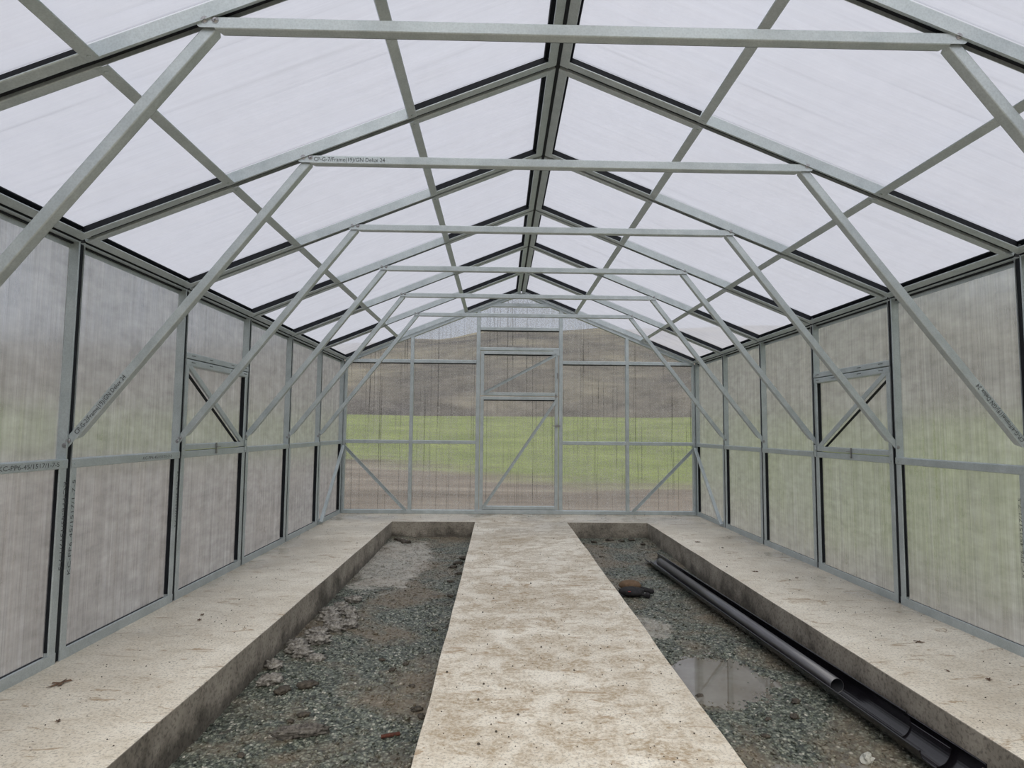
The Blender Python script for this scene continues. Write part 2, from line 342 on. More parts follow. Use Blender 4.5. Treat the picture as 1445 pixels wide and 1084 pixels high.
# ---------------------------------------------------------------- side walls
def side_wall(s, name, label):
    root = tag(empty(name), label, 'wall', kind='structure')
    O = X * s
    for k in range(0, NB):
        y0, y1 = k * P + G, (k + 1) * P - G
        win = (k == 4)
        f = MB()
        base = V((s * W, 0, 0))
        # near stile: flange below the rail, bare web above
        f.ell(base + Y * y0, Z * (RAIL1), Y, O, .042, D)
        f.box(base + Y * y0 + Z * RAIL1, Z * (HE - RAIL1 - .004), Y, O, .0022, D)
        # far stile
        f.ell(base + Y * y1, Z * RAIL0, -Y, O, FL, D)
        f.box(base + Y * y1 + Z * RAIL0, Z * (HE - RAIL0 - .004), -Y, O, .0022, D)
        f.box(base + Y * y1 + Z * RAIL1, Z * (HE - RAIL1 - .01), -Y, O, .012, .0022)
        # base rail: face, short top lip
        f.prism([(0, 0), (.05, 0), (.05, .013), (.048, .013), (.048, .002), (.002, .002), (.002, D), (0, D)], base + Y * (y0 - .0006) - O * .0012, Y * (y1 - y0 + .0012), Z, O)
        # top rail: underside and hanging lip
        f.box(base + Y * y0 + Z * (HE - .010), Y * (y1 - y0), Z, O, .0025, D)
        f.box(base + Y * y0 + Z * (HE - .040), Y * (y1 - y0), Z, O, .030, .003, o=(0, D - .010))
        # rivets
        for yy in (y0 + .02, y1 - .024):
            f.disc(base + Y * yy + Z * .024, -O, .0055, .003, 8)
            f.disc(base + Y * yy + Z * (RAIL0 + .022) - O * .003, -O, .0055, .003, 8)
        if k >= 2:
            for zz in (1.2, 1.45, 1.72): f.disc(base + Y * (y1 - .0022) + Z * zz + O * .03, -Y, .004, .002, 8)
        fr = f.build('wall_panel', 'steel', root)
        g = MB()
        g.box(base + Y * (y1 - .0022) + Z * .05, Z * (RAIL0 - .05), -Y, O, .0035, D - .004, o=(0, .003))
        g.box(base + Y * (y0 + .03), Y * (y1 - y0 - .05), Z, O, .034, .022, o=(.003, D - .024))
        g.box(base + Y * (y0 + .003) + Z * (HE - .018), Y * (y1 - y0 - .006), Z, O, .009, .012, o=(0, D - .026))
        g.box(base + Y * (y1 + .001) + Z * .004, Z * (HE - .02), Y, O, 2 * G - .002, D - .006, o=(0, .006))
        g.box(base + Y * (y0 + .001) + Z * (HE - .0070), Y * (y1 - y0 - .002), Z, O, .026, D + .004, o=(0, .004))
        g.build('rubber_gasket', 'rubber', fr)
        r = MB()
        r.chan(base + Y * (y0 - 0.001) + Z * RAIL0 - O * .003, Y * (y1 - y0 + .002), Z, O, RAIL1 - RAIL0, D)
        r.build('mid_rail', 'steel', fr)
        z_hi = HE - .012
        def pane(za, zb, par):
            p = MB(); p.box(base + Y * (y0 + .0026) + Z * za, Z * (zb - za), Y, O, y1 - y0 - .0052, .006, o=(0, D - .008))
            p.build('pane', 'pane_side', par)
        if not win: pane(.012, z_hi, fr)
        else:
            pane(.012, RAIL1, fr); pane(1.62, z_hi, fr)
            w = tag(empty('window_1' if s < 0 else 'window_2'),
                    'top-hung square vent window with a diagonal bar and small latch, in the ' + ('left' if s < 0 else 'right') + ' side wall', 'window', kind='structure')
            h = MB(); h.chan(base + Y * y0 + Z * 1.592 - O * .002, Y * (y1 - y0), Z, O, .040, D)
            hr = h.build('header_rail', 'steel', w)
            sl = MB()
            for yy in (y0 + .07, y0 + .33, y1 - .33, y1 - .09):
                for zz in (1.612, 1.566): sl.box(base + Y * yy + Z * zz - O * .0034, Y * .05, Z, O, .004, .001)
            sl.build('hinge_slots', 'rubber', hr)
            b = MB(); ya, yb = y0 + .004, y1 - .004
            b.chan(base + Y * ya + Z * 1.545 - O * .002, Y * (yb - ya), Z, O, .041, D)
            b.chan(base + Y * ya + Z * .974 - O * .002, Y * (yb - ya), Z, O, .038, D)
            b.ell(base + Y * ya + Z * .98, Z * .57, Y, O, .042, D)
            b.ell(base + Y * yb + Z * .98, Z * .57, -Y, O, .042, D)
            sash = b.build('sash_frame', 'steel', w)
            gg = MB(); gg.box(base + Y * (yb - .0022) + Z * 1.012, Z * .533, -Y, O, .0035, D - .004, o=(0, .003)); gg.build('rubber_gasket', 'rubber', sash)
            p = MB(); p.box(base + Y * (ya + .004) + Z * .985, Z * .60, Y, O, yb - ya - .008, .006, o=(0, D - .008)); p.build('pane', 'pane_side', sash)
            c = MB(); A = V((s * W, y0 + .035, 1.552)); B = V((s * W, y1 - .045, 1.00)); d = B - A; n = d.cross(O).normalized()
            if n.z < 0: n = -n
            c.ell(A + n * .022 - O * .001, d, -n, O, .040, D - .012)
            # angle leg sits at the upper edge, its inside shows dark below
            c.build('brace', 'steel', sash)
            dk = MB(); dk.box(A - n * .018 + O * .026, d, -n, O, .003, .022); dk.build('brace_shade_strip', 'rubber', sash)  # black strip put in as the shade inside the angle
            lt = MB(); ym = 4.70; q = V((s * W, ym, .99)) - O * .004
            lt.box(q - Z * .05 - Y * .006, Z * .075, Y, -O, .012, .006); lt.box(q - Y * .012 - Z * .008, Y * .06, Z, -O, .006, .010, o=(0, .004))
            lt.disc(q - Z * .045, -O, .009, .008, 12); lt.build('latch', 'bolt', w)
            pl = MB()
            for yy in (y0 + .0, y1 - .0):
                sg = 1 if yy < 4.7 else -1
                pl.box(base + Y * yy + Z * .925 - O * .005, Z * .10, Y * sg, -O, .04, .002, o=(-.012, 0))
                for zz in (.94, .985): pl.disc(base + Y * (yy + sg * .012) + Z * zz - O * .007, -O, .006, .004, 10)
            pl.build('corner_plate', 'steel', w)
        if k == NB - 1:      # raking corner brace down to the sill
            A = V((s * (W - .006), YG - .06, .905)); B = V((s * (W - .006), y0 + .03, .035)); d = B - A
            n = d.cross(O).normalized(); n = n if n.y < 0 else -n
            c = MB(); c.chan(A, d, -O, -n, .040, .022); c.build('corner_brace', 'steel', fr)
        # stamped lettering
        if k == 2:
            if s < 0:
                lettering(TXT_RAIL, base + Y * (y1 - .42) + Z * (RAIL0 + .012) - O * .0036, Y, Z, .36, .022, fr)
                lettering(TXT_RAIL, base + Y * (y1 - .016) + Z * .86 - O * .0006, -Z, Y, .42, .022, fr)
            else: lettering(TXT_RAIL, base + Y * (y1 - .06) + Z * (RAIL0 + .012) - O * .0036, -Y, Z, .36, .022, fr)
        if k == 3:
            if s < 0:
                lettering(TXT_RAIL, base + Y * (y1 - .42) + Z * (RAIL0 + .012) - O * .0036, Y, Z, .32, .018, fr)
                lettering(TXT_RAIL, base + Y * (y0 + .036) + Z * .40 - O * .0006, Z, -Y, .46, .022, fr)
                lettering(TXT_RAIL, base + Y * (y1 - .018) + Z * .84 - O * .0006, -Z, Y, .36, .018, fr)
            else: lettering(TXT_RAIL, base + Y * (y0 + .035) + Z * .40 - O * .0006, Z, Y, .4, .018, fr)
    return root
wl = side_wall(-1, 'wall_left', 'left greenhouse wall of steel framed milky polycarbonate panels on the concrete kerb')
wr = side_wall(1, 'wall_right', 'right greenhouse wall of steel framed milky polycarbonate panels on the concrete kerb')

# ---------------------------------------------------------------- roof
ceiling = tag(empty('ceiling'), 'gabled greenhouse roof of translucent white polycarbonate in galvanised steel frames', 'roof', kind='structure')
T1, T2 = .745 / math.cos(AL), 1.657 / math.cos(AL)
for s in (-1, 1):
    dn = V((s * math.cos(AL), 0, -math.sin(AL))); up = V((s * math.sin(AL), 0, math.cos(AL)))
    R0 = V((0, 0, HR))
    tr0, tr1 = .010, LS - .004
    for k in range(0, NB):
        y0, y1 = k * P + G, (k + 1) * P - G
        f = MB(); g = MB()
        for (ta, tb, outer) in ((tr0, T1, True), (T1, T2, False), (T2, tr1, True)):
            a = dn * (tb - ta)
            if outer:
                f.ell(R0 + dn * ta + Y * y0, a, Y, up, .042, D)
                f.ell(R0 + dn * ta + Y * y1, a, -Y, up, FL, D)
                g.box(R0 + dn * (ta + .03) + Y * (y1 - .0022), dn * (tb - ta - .05), -Y, up, .0035, D - .003, o=(0, .003))
            else:
                f.box(R0 + dn * ta + Y * y0, a, Y, up, .0022, D)
                f.box(R0 + dn * ta + Y * y1, a, -Y, up, .0022, D)
                f.box(R0 + dn * ta + Y * y1, a, -Y, up, .012, .0022)
        # ridge and eave members
        f.ell(R0 + dn * (tr0 - .001) + Y * (y0 - .0006) - up * .0010, Y * (y1 - y0 + .0012), dn, up, .048, D)
        f.ell(R0 + dn * (tr1 + .001) + Y * (y0 - .0006) - up * .0010, Y * (y1 - y0 + .0012), -dn, up, .050, D)
        g.box(R0 + dn * (tr1 - .0022) + Y * (y0 + .004), Y * (y1 - y0 - .008), -dn, up, .0035, D - .003, o=(0, .003))
        g.box(R0 + dn * (tr1 - .004) + Y * (y0 + .004), Y * (y1 - y0 - .008), -dn, up, .030, .006, o=(0, D - .008))
        g.box(R0 + dn * tr0 + Y * (y0 + .004), Y * (y1 - y0 - .008), dn, up, .044, .010, o=(.004, D - .011))
        if k < NB - 1: g.box(R0 + dn * (tr0 + .004) + Y * (y1 + .0012), dn * (LS - .03), Y, up, 2 * G - .0024, D - .016, o=(0, .014))
        fr = f.build('roof_panel', 'steel', ceiling)
        g.build('rubber_gasket', 'rubber', fr)
        for t in (T1, T2):
            pu = MB()
            pu.ell(R0 + dn * (t + .024) + Y * (y0 + .004) - up * .002, Y * (y1 - y0 - .008), -dn, up, .046, .030)
            pu.disc(R0 + dn * (t + .002) + Y * (y0 + .03) - up * .002, -up, .0065, .004, 10)
            pu.disc(R0 + dn * (t + .002) + Y * (y1 - .03) - up * .002, -up, .0065, .004, 10)
            pu.build('purlin', 'steel', fr)
        p = MB(); p.box(R0 + dn * (tr0 + .004) + Y * (y0 + .006), dn * (tr1 - tr0 - .006), Y, up, y1 - y0 - .012, .006, o=(0, D + .001))
        p.build('pane', 'pane_roof', fr)
rc = MB()
rc.prism([(-.011, -.004), (.011, -.004), (.03, .05), (0, .058), (-.03, .05)], V((0, G, HR + .004)), Y * (YG - 2 * G), X, Z)
rc.build('ridge_seal', 'rubber', ceiling)
cap = MB(); cap.prism([(-.055, .0), (0, .022), (.055, .0), (.055, .004), (0, .026), (-.055, .004)], V((0, 0, HR + .062)), Y * (YG + .05), X, Z)
cap.build('ridge_cap', 'steel', ceiling)

# ---------------------------------------------------------------- end wall with the stable door
wb = tag(empty('wall_back'), 'gable end wall of steel posts and polycarbonate around the divided door', 'wall', kind='structure')
def zr(x): return HR - abs(x) * math.tan(AL)
def post(xa, xb, z0=0., z1=None, name='post', par=wb, y=YG, d=D):
    z1a, z1b = (zr(xa) - .03, zr(xb) - .03) if z1 is None else (z1, z1)
    f = MB(); f.chan(V((xa, y, z0)), Z * (min(z1a, z1b) - z0), X, Y, xb - xa, d); return f.build(name, 'steel', par)
def rail(xa, xb, za, zb, name='rail', par=wb, y=YG - .002, d=D):
    f = MB(); f.chan(V((xa, y, za)), X * (xb - xa), Z, Y, zb - za, d); return f.build(name, 'steel', par)
for xa, xb in ((-W - .004, -W + .034), (W - .034, W + .004)): post(xa, xb, z1=HE - .012, name='corner_post')
for xa, xb in ((-1.50, -1.456), (-.604, -.553), (.525, .575), (1.438, 1.482)): post(xa, xb)
XP = (-W + .034, -1.50, -1.456, -.604, -.553, .525, .575, 1.438, 1.482, W - .034)
rail(XP[0], XP[3], 0., .050, 'sill_rail'); rail(XP[6], XP[9], 0., .050, 'sill_rail'); rail(XP[3], XP[6], 0., .055, 'door_sill', y=YG - .004)
for a, b in ((0, 1), (2, 3), (6, 7), (8, 9)):
    rail(XP[a], XP[b], .932, .978, 'mid_rail'); rail(XP[a], XP[b], 2.027, 2.073, 'eave_rail')
rail(XP[4], XP[5], 2.210, 2.250, 'door_head'); rail(XP[4], XP[5], 2.486, 2.530); rail(-.40, .40, 2.815, 2.863)
for s in (-1, 1):
    f = MB(); dn = V((s * math.cos(AL), 0, -math.sin(AL))); up = V((s * math.sin(AL), 0, math.cos(AL)))
    f.chan(V((0, YG - .001, HR)) + dn * .012 - up * .044, dn * (LS - .02), up, Y, .046, D); f.build('gable_rafter', 'steel', wb)
    A = V((s * (W - .02), YG - .004, .90)); B = V((s * 1.525, YG - .004, .045)); d = B - A
    n = V((-d.z, 0, d.x)).normalized(); n = n if n.z > 0 else -n
    c = MB(); c.chan(A - n * .02, d, n, -Y, .040, .020); c.build('corner_brace', 'steel', wb)
def gpane(xa, xb, z0):
    xs = [xa, xb] if xa * xb > 0 else [xa, 0, xb]
    poly = [(xa, z0), (xb, z0)] + [(x, zr(x) - .01) for x in reversed(xs)]
    f = MB(); f.prism(poly, V((0, YG + D + .001, 0)), Y * .006, X, Z); f.build('pane', 'pane_back', wb)
gpane(-W + .01, -1.478, .012); gpane(-1.478, -.578, .012); gpane(-.578, .55, 2.22); gpane(.55, 1.46, .012); gpane(1.46, W - .01, .012)
gk = MB()
for a, b, z in ((0, 1, 2.027), (2, 3, 2.027), (6, 7, 2.027), (8, 9, 2.027), (4, 5, 2.486)): gk.box(V((XP[a], YG + .02, z)), X * (XP[b] - XP[a]), -Z, Y, .010, .03)
gk.build('rubber_gasket', 'rubber', wb)
# door, hinged in two leaves
dr = tag(empty('door_1'), 'divided stable door of steel and polycarbonate in the gable end, both leaves with a diagonal bar', 'door', kind='structure')
def leaf(name, z0, z1, A, B):
    f = MB(); xa, xb = -.546, .512; yy = YG - .006
    f.chan(V((xa, yy, z0)), Z * (z1 - z0), X, Y, .047, D); f.chan(V((xb - .042, yy, z0)), Z * (z1 - z0), X, Y, .042, D)
    f.chan(V((xa + .047, yy - .001, z1 - .044)), X * (xb - xa - .089), Z, Y, .044, D)
    f.chan(V((xa + .047, yy - .001, z0)), X * (xb - xa - .089), Z, Y, .044, D)
    for zz in (z0 + .07, z0 + .10, z1 - .10, z1 - .07): f.disc(V((xa + .02, yy, zz)), -Y, .005, .003, 8)
    lf = f.build(name, 'steel', dr)
    p = MB(); p.box(V((xa + .01, YG + D - .012, z0 + .01)), Z * (z1 - z0 - .02), X, Y, xb - xa - .02, .006); p.build('pane', 'pane_back', lf)
    gq = MB(); gq.box(V((xa + .047, YG + .012, z1 - .044)), X * (xb - xa - .089), -Z, Y, .012, .03); gq.build('rubber_gasket', 'rubber', lf)
    A, B = V(A), V(B); d = B - A; n = V((-d.z, 0, d.x)).normalized(); n = n if n.z > 0 else -n
    c = MB(); c.chan(A - n * .019, d, n, -Y, .038, .018); c.build('diagonal_brace', 'steel', lf)
    return lf
ul = leaf('upper_leaf', 1.590, 2.200, (.478, YG - .008, 2.150), (-.49, YG - .008, 1.630))
ll = leaf('lower_leaf', .062, 1.578, (.480, YG - .008, 1.520), (-.49, YG - .008, .090))
q = MB(); q.box(V((.495, YG - .010, 1.83)), Z * .075, X, -Y, .016, .012); q.disc(V((.503, YG - .02, 1.835)), -Y, .010, .012, 12); q.build('latch', 'bolt', ul)
q = MB(); q.box(V((.435, YG - .012, 1.180)), X * .11, Z, -Y, .012, .012); q.box(V((.49, YG - .006, 1.170)), Z * .032, X, -Y, .03, .008); q.build('door_bolt', 'bolt', ll)
q = MB(); q.box(V((.472, YG - .008, 1.565)), Z * .045, X, -Y, .02, .01); q.disc(V((.482, YG - .016, 1.572)), -Y, .007, .006, 10); q.build('catch', 'bolt', ll)
q = MB(); q.prism([(0, 0), (.085, 0), (.085, -.085), (.062, -.085), (0, -.02)], V((.44, YG - .010, 2.225)), -Y * .002, X, Z); q.build('corner_plate', 'steel', wb)

# ---------------------------------------------------------------- trusses
def plate_member(A, B, w, back, depth, cut0, cut1, round0=True, round1=True):
    """folded channel between A and B: flat face, two legs along `back` that stop short of the bolted ends"""
    A, B, back = V(A), V(B), V(back); d = (B - A); Ln = d.length; d.normalize(); n = back.cross(d).normalized(); t = .0022
    f = MB(); pts = []
    h = w / 2; r = h * .8
    def arc(cx, sx):
        o = []
        for k in range(0, 9):
            an = math.pi / 2 - math.pi * k / 8
            o.append((cx + sx * (h * math.cos(an)) * .9, h * math.sin(an)))
        return o
    H = h; R_ = .0042; h = h - R_
    right = arc(Ln - h * .5, 1) if round1 else [(Ln, h), (Ln, -h)]
    left = list(reversed([(x, y) for x, y in arc(h * .5, -1)])) if round0 else [(0, -h), (0, h)]
    f.prism(right + left, A, back * t, d, n)
    h = H
    for sg in (1, -1):
        c0, c1 = (cut0, cut1) if (n * sg).z < 0 else (.03, .03)
        f.prism([(sg * (h - R_), 0), (sg * (h - .3 * R_), .3 * R_), (sg * h, R_), (sg * (h - t), R_), (sg * (h - R_), t)], A + d * c0, d * (Ln - c0 - c1), n, back)
        q = A + n * (sg * h) - n * (t if sg > 0 else 0)
        low = (n * sg).z < 0
        a0, a1, sl = (cut0, cut1, .45) if low else (.03, .03, .1)
        poly = [(a0, R_), (Ln - a1, R_), (Ln - a1 - depth * sl, depth), (a0 + depth * sl, depth)]
        f.prism(poly, q, n * t, d, back)
    # returned back lips, so that the section reads as a folded tube
    for sg in (1, -1):
        q = A + back * (depth - t) + n * (h if sg > 0 else -h) - (n * .012 if sg > 0 else V())
        f.prism([(cut0 + depth * .5, 0), (Ln - cut1 - depth * .5, 0), (Ln - cut1 - depth * .5, .012), (cut0 + depth * .5, .012)], q, back * t, d, n)
    return f
def bolt_mb():
    f = MB(); f.disc((0, 0, 0), (0, -1, 0), .0125, .0015, 24); f.disc((0, -.0015, 0), (0, -1, 0), .0105, .003, 20, r2=.007)
    f.disc((0, -.0045, 0), (0, -1, 0), .004, .004, 12); return f
BOLT = bolt_mb().build('bolt', 'bolt', smooth=False)
first = [True]
def bolt(x, y, z, par):
    if first[0]: o = BOLT; first[0] = False
    else: o = BOLT.copy(); COL.objects.link(o)
    o.parent = par; o.location = (x, y, z); return o
ordn = {7: 'first', 6: 'second', 5: 'third', 4: 'fourth', 3: 'fifth', 2: 'sixth'}
for n in range(2, 8):
    j = n * P
    extra = {2: ' and nearest', 3: ', printed'}.get(n, '')
    root = tag(empty('roof_truss', (0, j, 0)), f'steel truss of one tie and two struts, {ordn[n]} out from the door wall' + (extra if n in (2, 3) else ''),
               'truss', 'roof trusses spanning the greenhouse')
    yf = -.0205
    c = plate_member((-1.318, yf, 2.495), (1.318, yf, 2.495), .043, Y, .038, .055, .055).build('collar_tie', 'steel', root)
    for bx in (-1.298, -1.262, 1.294): bolt(bx, yf, 2.504 if bx < 0 else 2.504, c)
    for s in (-1, 1):
        A = V((s * 2.416, -.017, 1.018)); B = V((s * 1.262, -.009, 2.510))
        st = plate_member(A, B, .043, Y, .038, .075, .012).build('strut', 'steel', root)
        bolt(s * 2.405, -.0175, 1.034, st); 
        if s < 0: bolt(s * 2.389, -.0175, 1.056, st)
        if n == 3:
            d = (B - A).normalized(); nn = d.cross(Y)
            if s < 0: lettering('CP-G-2/Frame(19)/GN Delux 24', A + V((0, j - .0012, 0)) + d * .095 + V((d.z, 0, -d.x)) * .011, d, V((-d.z, 0, d.x)), .36, .023, st)
            else: lettering('CP-G-4/Frame(19)/GN Delux 24', A + V((0, j - .0012, 0)) + d * .095 + V((d.z, 0, -d.x)) * .011, d, V((-d.z, 0, d.x)), .36, .023, st)
    if n == 3: lettering('CP-G-7/Frame(19)/GN Delux 24', V((-1.245, j + yf - .0006, 2.485)), X, Z, .36, .022, c)

# ---------------------------------------------------------------- concrete floor
fl = MB()
xs = [-2.52, XB[0], XB[1], XB[2], XB[3], 2.52]; ys = [-1.2, YB0, YB1, YG + .16]
def hole(i, j): return i in (1, 3) and j == 1
# finely divided so the arrises can be a little uneven
def cuts(a, b, step): n = max(1, round((b - a) / step)); return [a + (b - a) * k / n for k in range(n)]
gx = sum([cuts(xs[i], xs[i + 1], .12) for i in range(5)], []) + [xs[5]]
gy = sum([cuts(ys[i], ys[i + 1], .12) for i in range(3)], []) + [ys[3]]
bm = bmesh.new(); grid = {}
def wob(x, y):
    dx = .006 * noise.noise(V((x * 3, y * 2.2, 1.7))); dy = .004 * noise.noise(V((x * 3, y * 3, 9.1)))
    return x + (dx if abs(x) < 2 and y < 7.9 else 0), y + (dy if y < 8 else 0)
for i, x in enumerate(gx):
    for jj, y in enumerate(gy):
        for zz in (0, -.42):
            a, b = wob(x, y); grid[i, jj, zz] = bm.verts.new((a, b, zz + (.002 * noise.noise(V((x * 2, y * 2, 0))) if zz == 0 and abs(x) < 2.2 and y < 8.1 else 0)))
def inhole(i, jj):
    cx = (gx[i] + gx[i + 1]) / 2; cy = (gy[jj] + gy[jj + 1]) / 2
    return (XB[0] < cx < XB[1] or XB[2] < cx < XB[3]) and YB0 < cy < YB1
nx, ny = len(gx) - 1, len(gy) - 1
solid = lambda i, jj: 0 <= i < nx and 0 <= jj < ny and not inhole(i, jj)
for i in range(nx):
    for jj in range(ny):
        if not solid(i, jj): continue
        g = grid
        bm.faces.new((g[i, jj, 0], g[i + 1, jj, 0], g[i + 1, jj + 1, 0], g[i, jj + 1, 0]))
        for (di, dj, a, b) in ((-1, 0, (0, 1), (0, 0)), (1, 0, (1, 0), (1, 1)), (0, -1, (0, 0), (1, 0)), (0, 1, (1, 1), (0, 1))):
            if not solid(i + di, jj + dj):
                bm.faces.new((g[i + a[0], jj + a[1], -.42], g[i + b[0], jj + b[1], -.42], g[i + b[0], jj + b[1], 0], g[i + a[0], jj + a[1], 0]))
bmesh.ops.delete(bm, geom=[v for v in bm.verts if not v.link_faces], context='VERTS')
bmesh.ops.recalc_face_normals(bm, faces=bm.faces)
me = bpy.data.meshes.new('floor'); bm.to_mesh(me); bm.free(); me.materials.append(M['concrete'])
floor = bpy.data.objects.new('floor', me); COL.objects.link(floor)
tag(floor, 'pale muddy concrete slab with a central walkway and two sunken planting beds', 'floor', kind='structure')
bv = floor.modifiers.new('arris', 'BEVEL'); bv.width = .004; bv.segments = 2; bv.limit_method = 'ANGLE'; bv.angle_limit = math.radians(50)

# ---------------------------------------------------------------- gravel beds
PUD = [(.86, 3.50, .29, .40, -.218), (1.02, 2.55, .32, .20, -.222)]
def bed_z(x, y):
    z = BEDZ + .016 * noise.noise(V((x * 2.1, y * 1.6, 3))) + .008 * noise.noise(V((x * 7, y * 7, 5))) + .005 * noise.noise(V((x * 22, y * 22, 8)))
    z += .022 * max(0, min(1, (y - 6) / 1.7))
    for px, py, rx, ry, pz in PUD:
        r = ((x - px) / rx) ** 2 + ((y - py) / ry) ** 2
        if x > 0: z -= .028 * math.exp(-r * 1.1)
    return z
def bed(xa, xb, label, nst, seed):
    rnd = random.Random(seed); st = .016
    nx_ = int((xb - xa) / st); ny_ = int((YB1 - 1.9) / st)
    vs = []; fs = []
    for jj in range(ny_ + 1):
        y = 1.9 + (YB1 - 1.9) * jj / ny_
        for i in range(nx_ + 1):
            x = xa + (xb - xa) * i / nx_
            vs.append((x, y, bed_z(x, y) + rnd.uniform(-.0022, .0022)))
    for jj in range(ny_):
        for i in range(nx_):
            a = jj * (nx_ + 1) + i; fs.append((a, a + 1, a + nx_ + 2, a + nx_ + 1))
    f = MB(); f.add(vs, fs)
    # loose angular stones pressed into the surface
    ico = [V(v).normalized() for v in ((0, 1, 1.6), (0, 1, -1.6), (0, -1, 1.6), (0, -1, -1.6), (1, 1.6, 0), (1, -1.6, 0), (-1, 1.6, 0), (-1, -1.6, 0), (1.6, 0, 1), (1.6, 0, -1), (-1.6, 0, 1), (-1.6, 0, -1))]
    b2 = bmesh.new()
    for v in ico: b2.verts.new(v)
    bmesh.ops.convex_hull(b2, input=b2.verts); b2.verts.index_update()
    hf = [tuple(v.index for v in q.verts) for q in b2.faces]; hv = [v.co.copy() for v in b2.verts]; b2.free()
    for _ in range(nst):
        y = 2.0 + (YB1 - 2.02) * rnd.random() ** 1.7; x = rnd.uniform(xa + .01, xb - .01)
        r = rnd.choice((.0035, .0045, .006, .008)) * rnd.uniform(.8, 1.25)
        if rnd.random() < .012: r *= 2.2
        sx, sy, sz = r * rnd.uniform(.8, 1.5), r * rnd.uniform(.7, 1.1), r * rnd.uniform(.5, .8)
        an = rnd.uniform(0, 6.28); ca, sa = math.cos(an), math.sin(an); z = bed_z(x, y) + sz * .3
        tz = rnd.uniform(-.4, .4)
        q = []
        for v in hv:
            k = rnd.uniform(.8, 1.15); px, py, pz = v.x * sx * k, v.y * sy * k, v.z * sz * k + v.x * sx * tz
            q.append((x + px * ca - py * sa, y + px * sa + py * ca, z + pz))
        f.add(q, hf)
    o = f.build('gravel_bed', 'gravel')
    return tag(o, label, 'gravel', kind='stuff')
bed(XB[0] - .01, XB[1] + .01, 'damp grey-green gravel with mortar spills filling the left planting bed', 11000, 1)
bed(XB[2] - .01, XB[3] + .01, 'damp grey-green gravel with puddles filling the right planting bed under the gutters', 11000, 2)
# puddles lie where the bed dips below the water line
def puddle(px, py, rx, ry, z, label, ph):
    f = MB(); n = 64; vs = [(px, py, z)]
    for k in range(n):
        t = 2 * math.pi * k / n; r = 1.05 + .22 * noise.noise(V((math.cos(t) * 1.3 + ph, math.sin(t) * 1.3, 4)))
        x = px + math.cos(t) * rx * r; y = py + math.sin(t) * ry * r
        vs.append((min(XB[3] - .005, max(XB[2] + .004, x)), y, z))
    low = [(a, b, c - .004) for a, b, c in vs]
    f.add(vs + low, [(0, 1 + k, 1 + (k + 1) % n) for k in range(n)] + [(n + 1, n + 2 + (k + 1) % n, n + 2 + k) for k in range(n)] +
          [(1 + k, n + 2 + k, n + 2 + (k + 1) % n, 1 + (k + 1) % n) for k in range(n)])
    return tag(f.build('puddle', 'water'), label, 'puddle', 'puddles in the right bed')
puddle(.86, 3.50, .33, .42, -.2160, 'still puddle mirroring the roof beside the walkway, behind the second puddle', 0)
puddle(1.02, 2.55, .34, .20, -.2200, 'shallow muddy puddle beside the pale stone at the front of the right bed', 3)

# ---------------------------------------------------------------- gutters and downpipe
def half_gutter(name, A, B, r, t, label, roll=0.):
    A, B = V(A), V(B); d = (B - A).normalized(); side = d.cross(Z).normalized(); up = side.cross(d).normalized()
    n = 20; pr = []
    for k in range(n + 1):
        an = math.pi + math.pi * k / n; pr.append((r * math.cos(an + roll), r * 1.0 * math.sin(an + roll)))
    inn = []
    for k in range(n, -1, -1):
        an = math.pi + math.pi * k / n; inn.append(((r - t) * math.cos(an + roll), (r - t) * math.sin(an + roll)))
    lipL = [(pr[0][0] - .002, pr[0][1] + .004), ]
    f = MB(); poly = pr + inn
    m = len(poly)
    ring = [A + side * x + up * y for x, y in poly]; ring2 = [q + (B - A) for q in ring]
    fs = [(i, (i + 1) % m, m + (i + 1) % m, m + i) for i in range(m)]
    half = n + 1
    for base in (0, m):
        for k in range(n): fs.append((base + k, base + k + 1, base + m - 2 - k, base + m - 1 - k))
    f.add(ring + ring2, fs)
    # rolled beads along both rims
    for (x, y) in (pr[0], pr[-1]):
        f.disc(A + side * x + up * y, B - A, .0045, (B - A).length, 10)
    o = f.build(name, 'plastic'); bm_ = bmesh.new(); bm_.from_mesh(o.data); bmesh.ops.recalc_face_normals(bm_, faces=bm_.faces); bm_.to_mesh(o.data); bm_.free()
    return o
def gpt(yy, x0, z): return V((x0 - .055 * (yy - 2.5), yy, z))
GRP = 'black half round gutters nested in the right bed'
o = half_gutter('gutter', gpt(2.43, 1.480, -.132), gpt(6.35, 1.472, -.128), .070, .0025, '', .42); tag(o, 'lowest black half-round gutter, leaning on the right kerb and reaching closest to the camera', 'gutter', GRP)
o = half_gutter('gutter', gpt(2.585, 1.466, -.126), gpt(6.10, 1.455, -.124), .0655, .0025, '', .04); tag(o, 'middle black half-round gutter lying level inside the lowest one', 'gutter', GRP)
o = half_gutter('gutter', gpt(2.80, 1.466, -.121), gpt(5.98, 1.452, -.118), .0615, .0025, '', .80); tag(o, 'uppermost black gutter, rolled on its side with the black pipe lying in it', 'gutter', GRP)
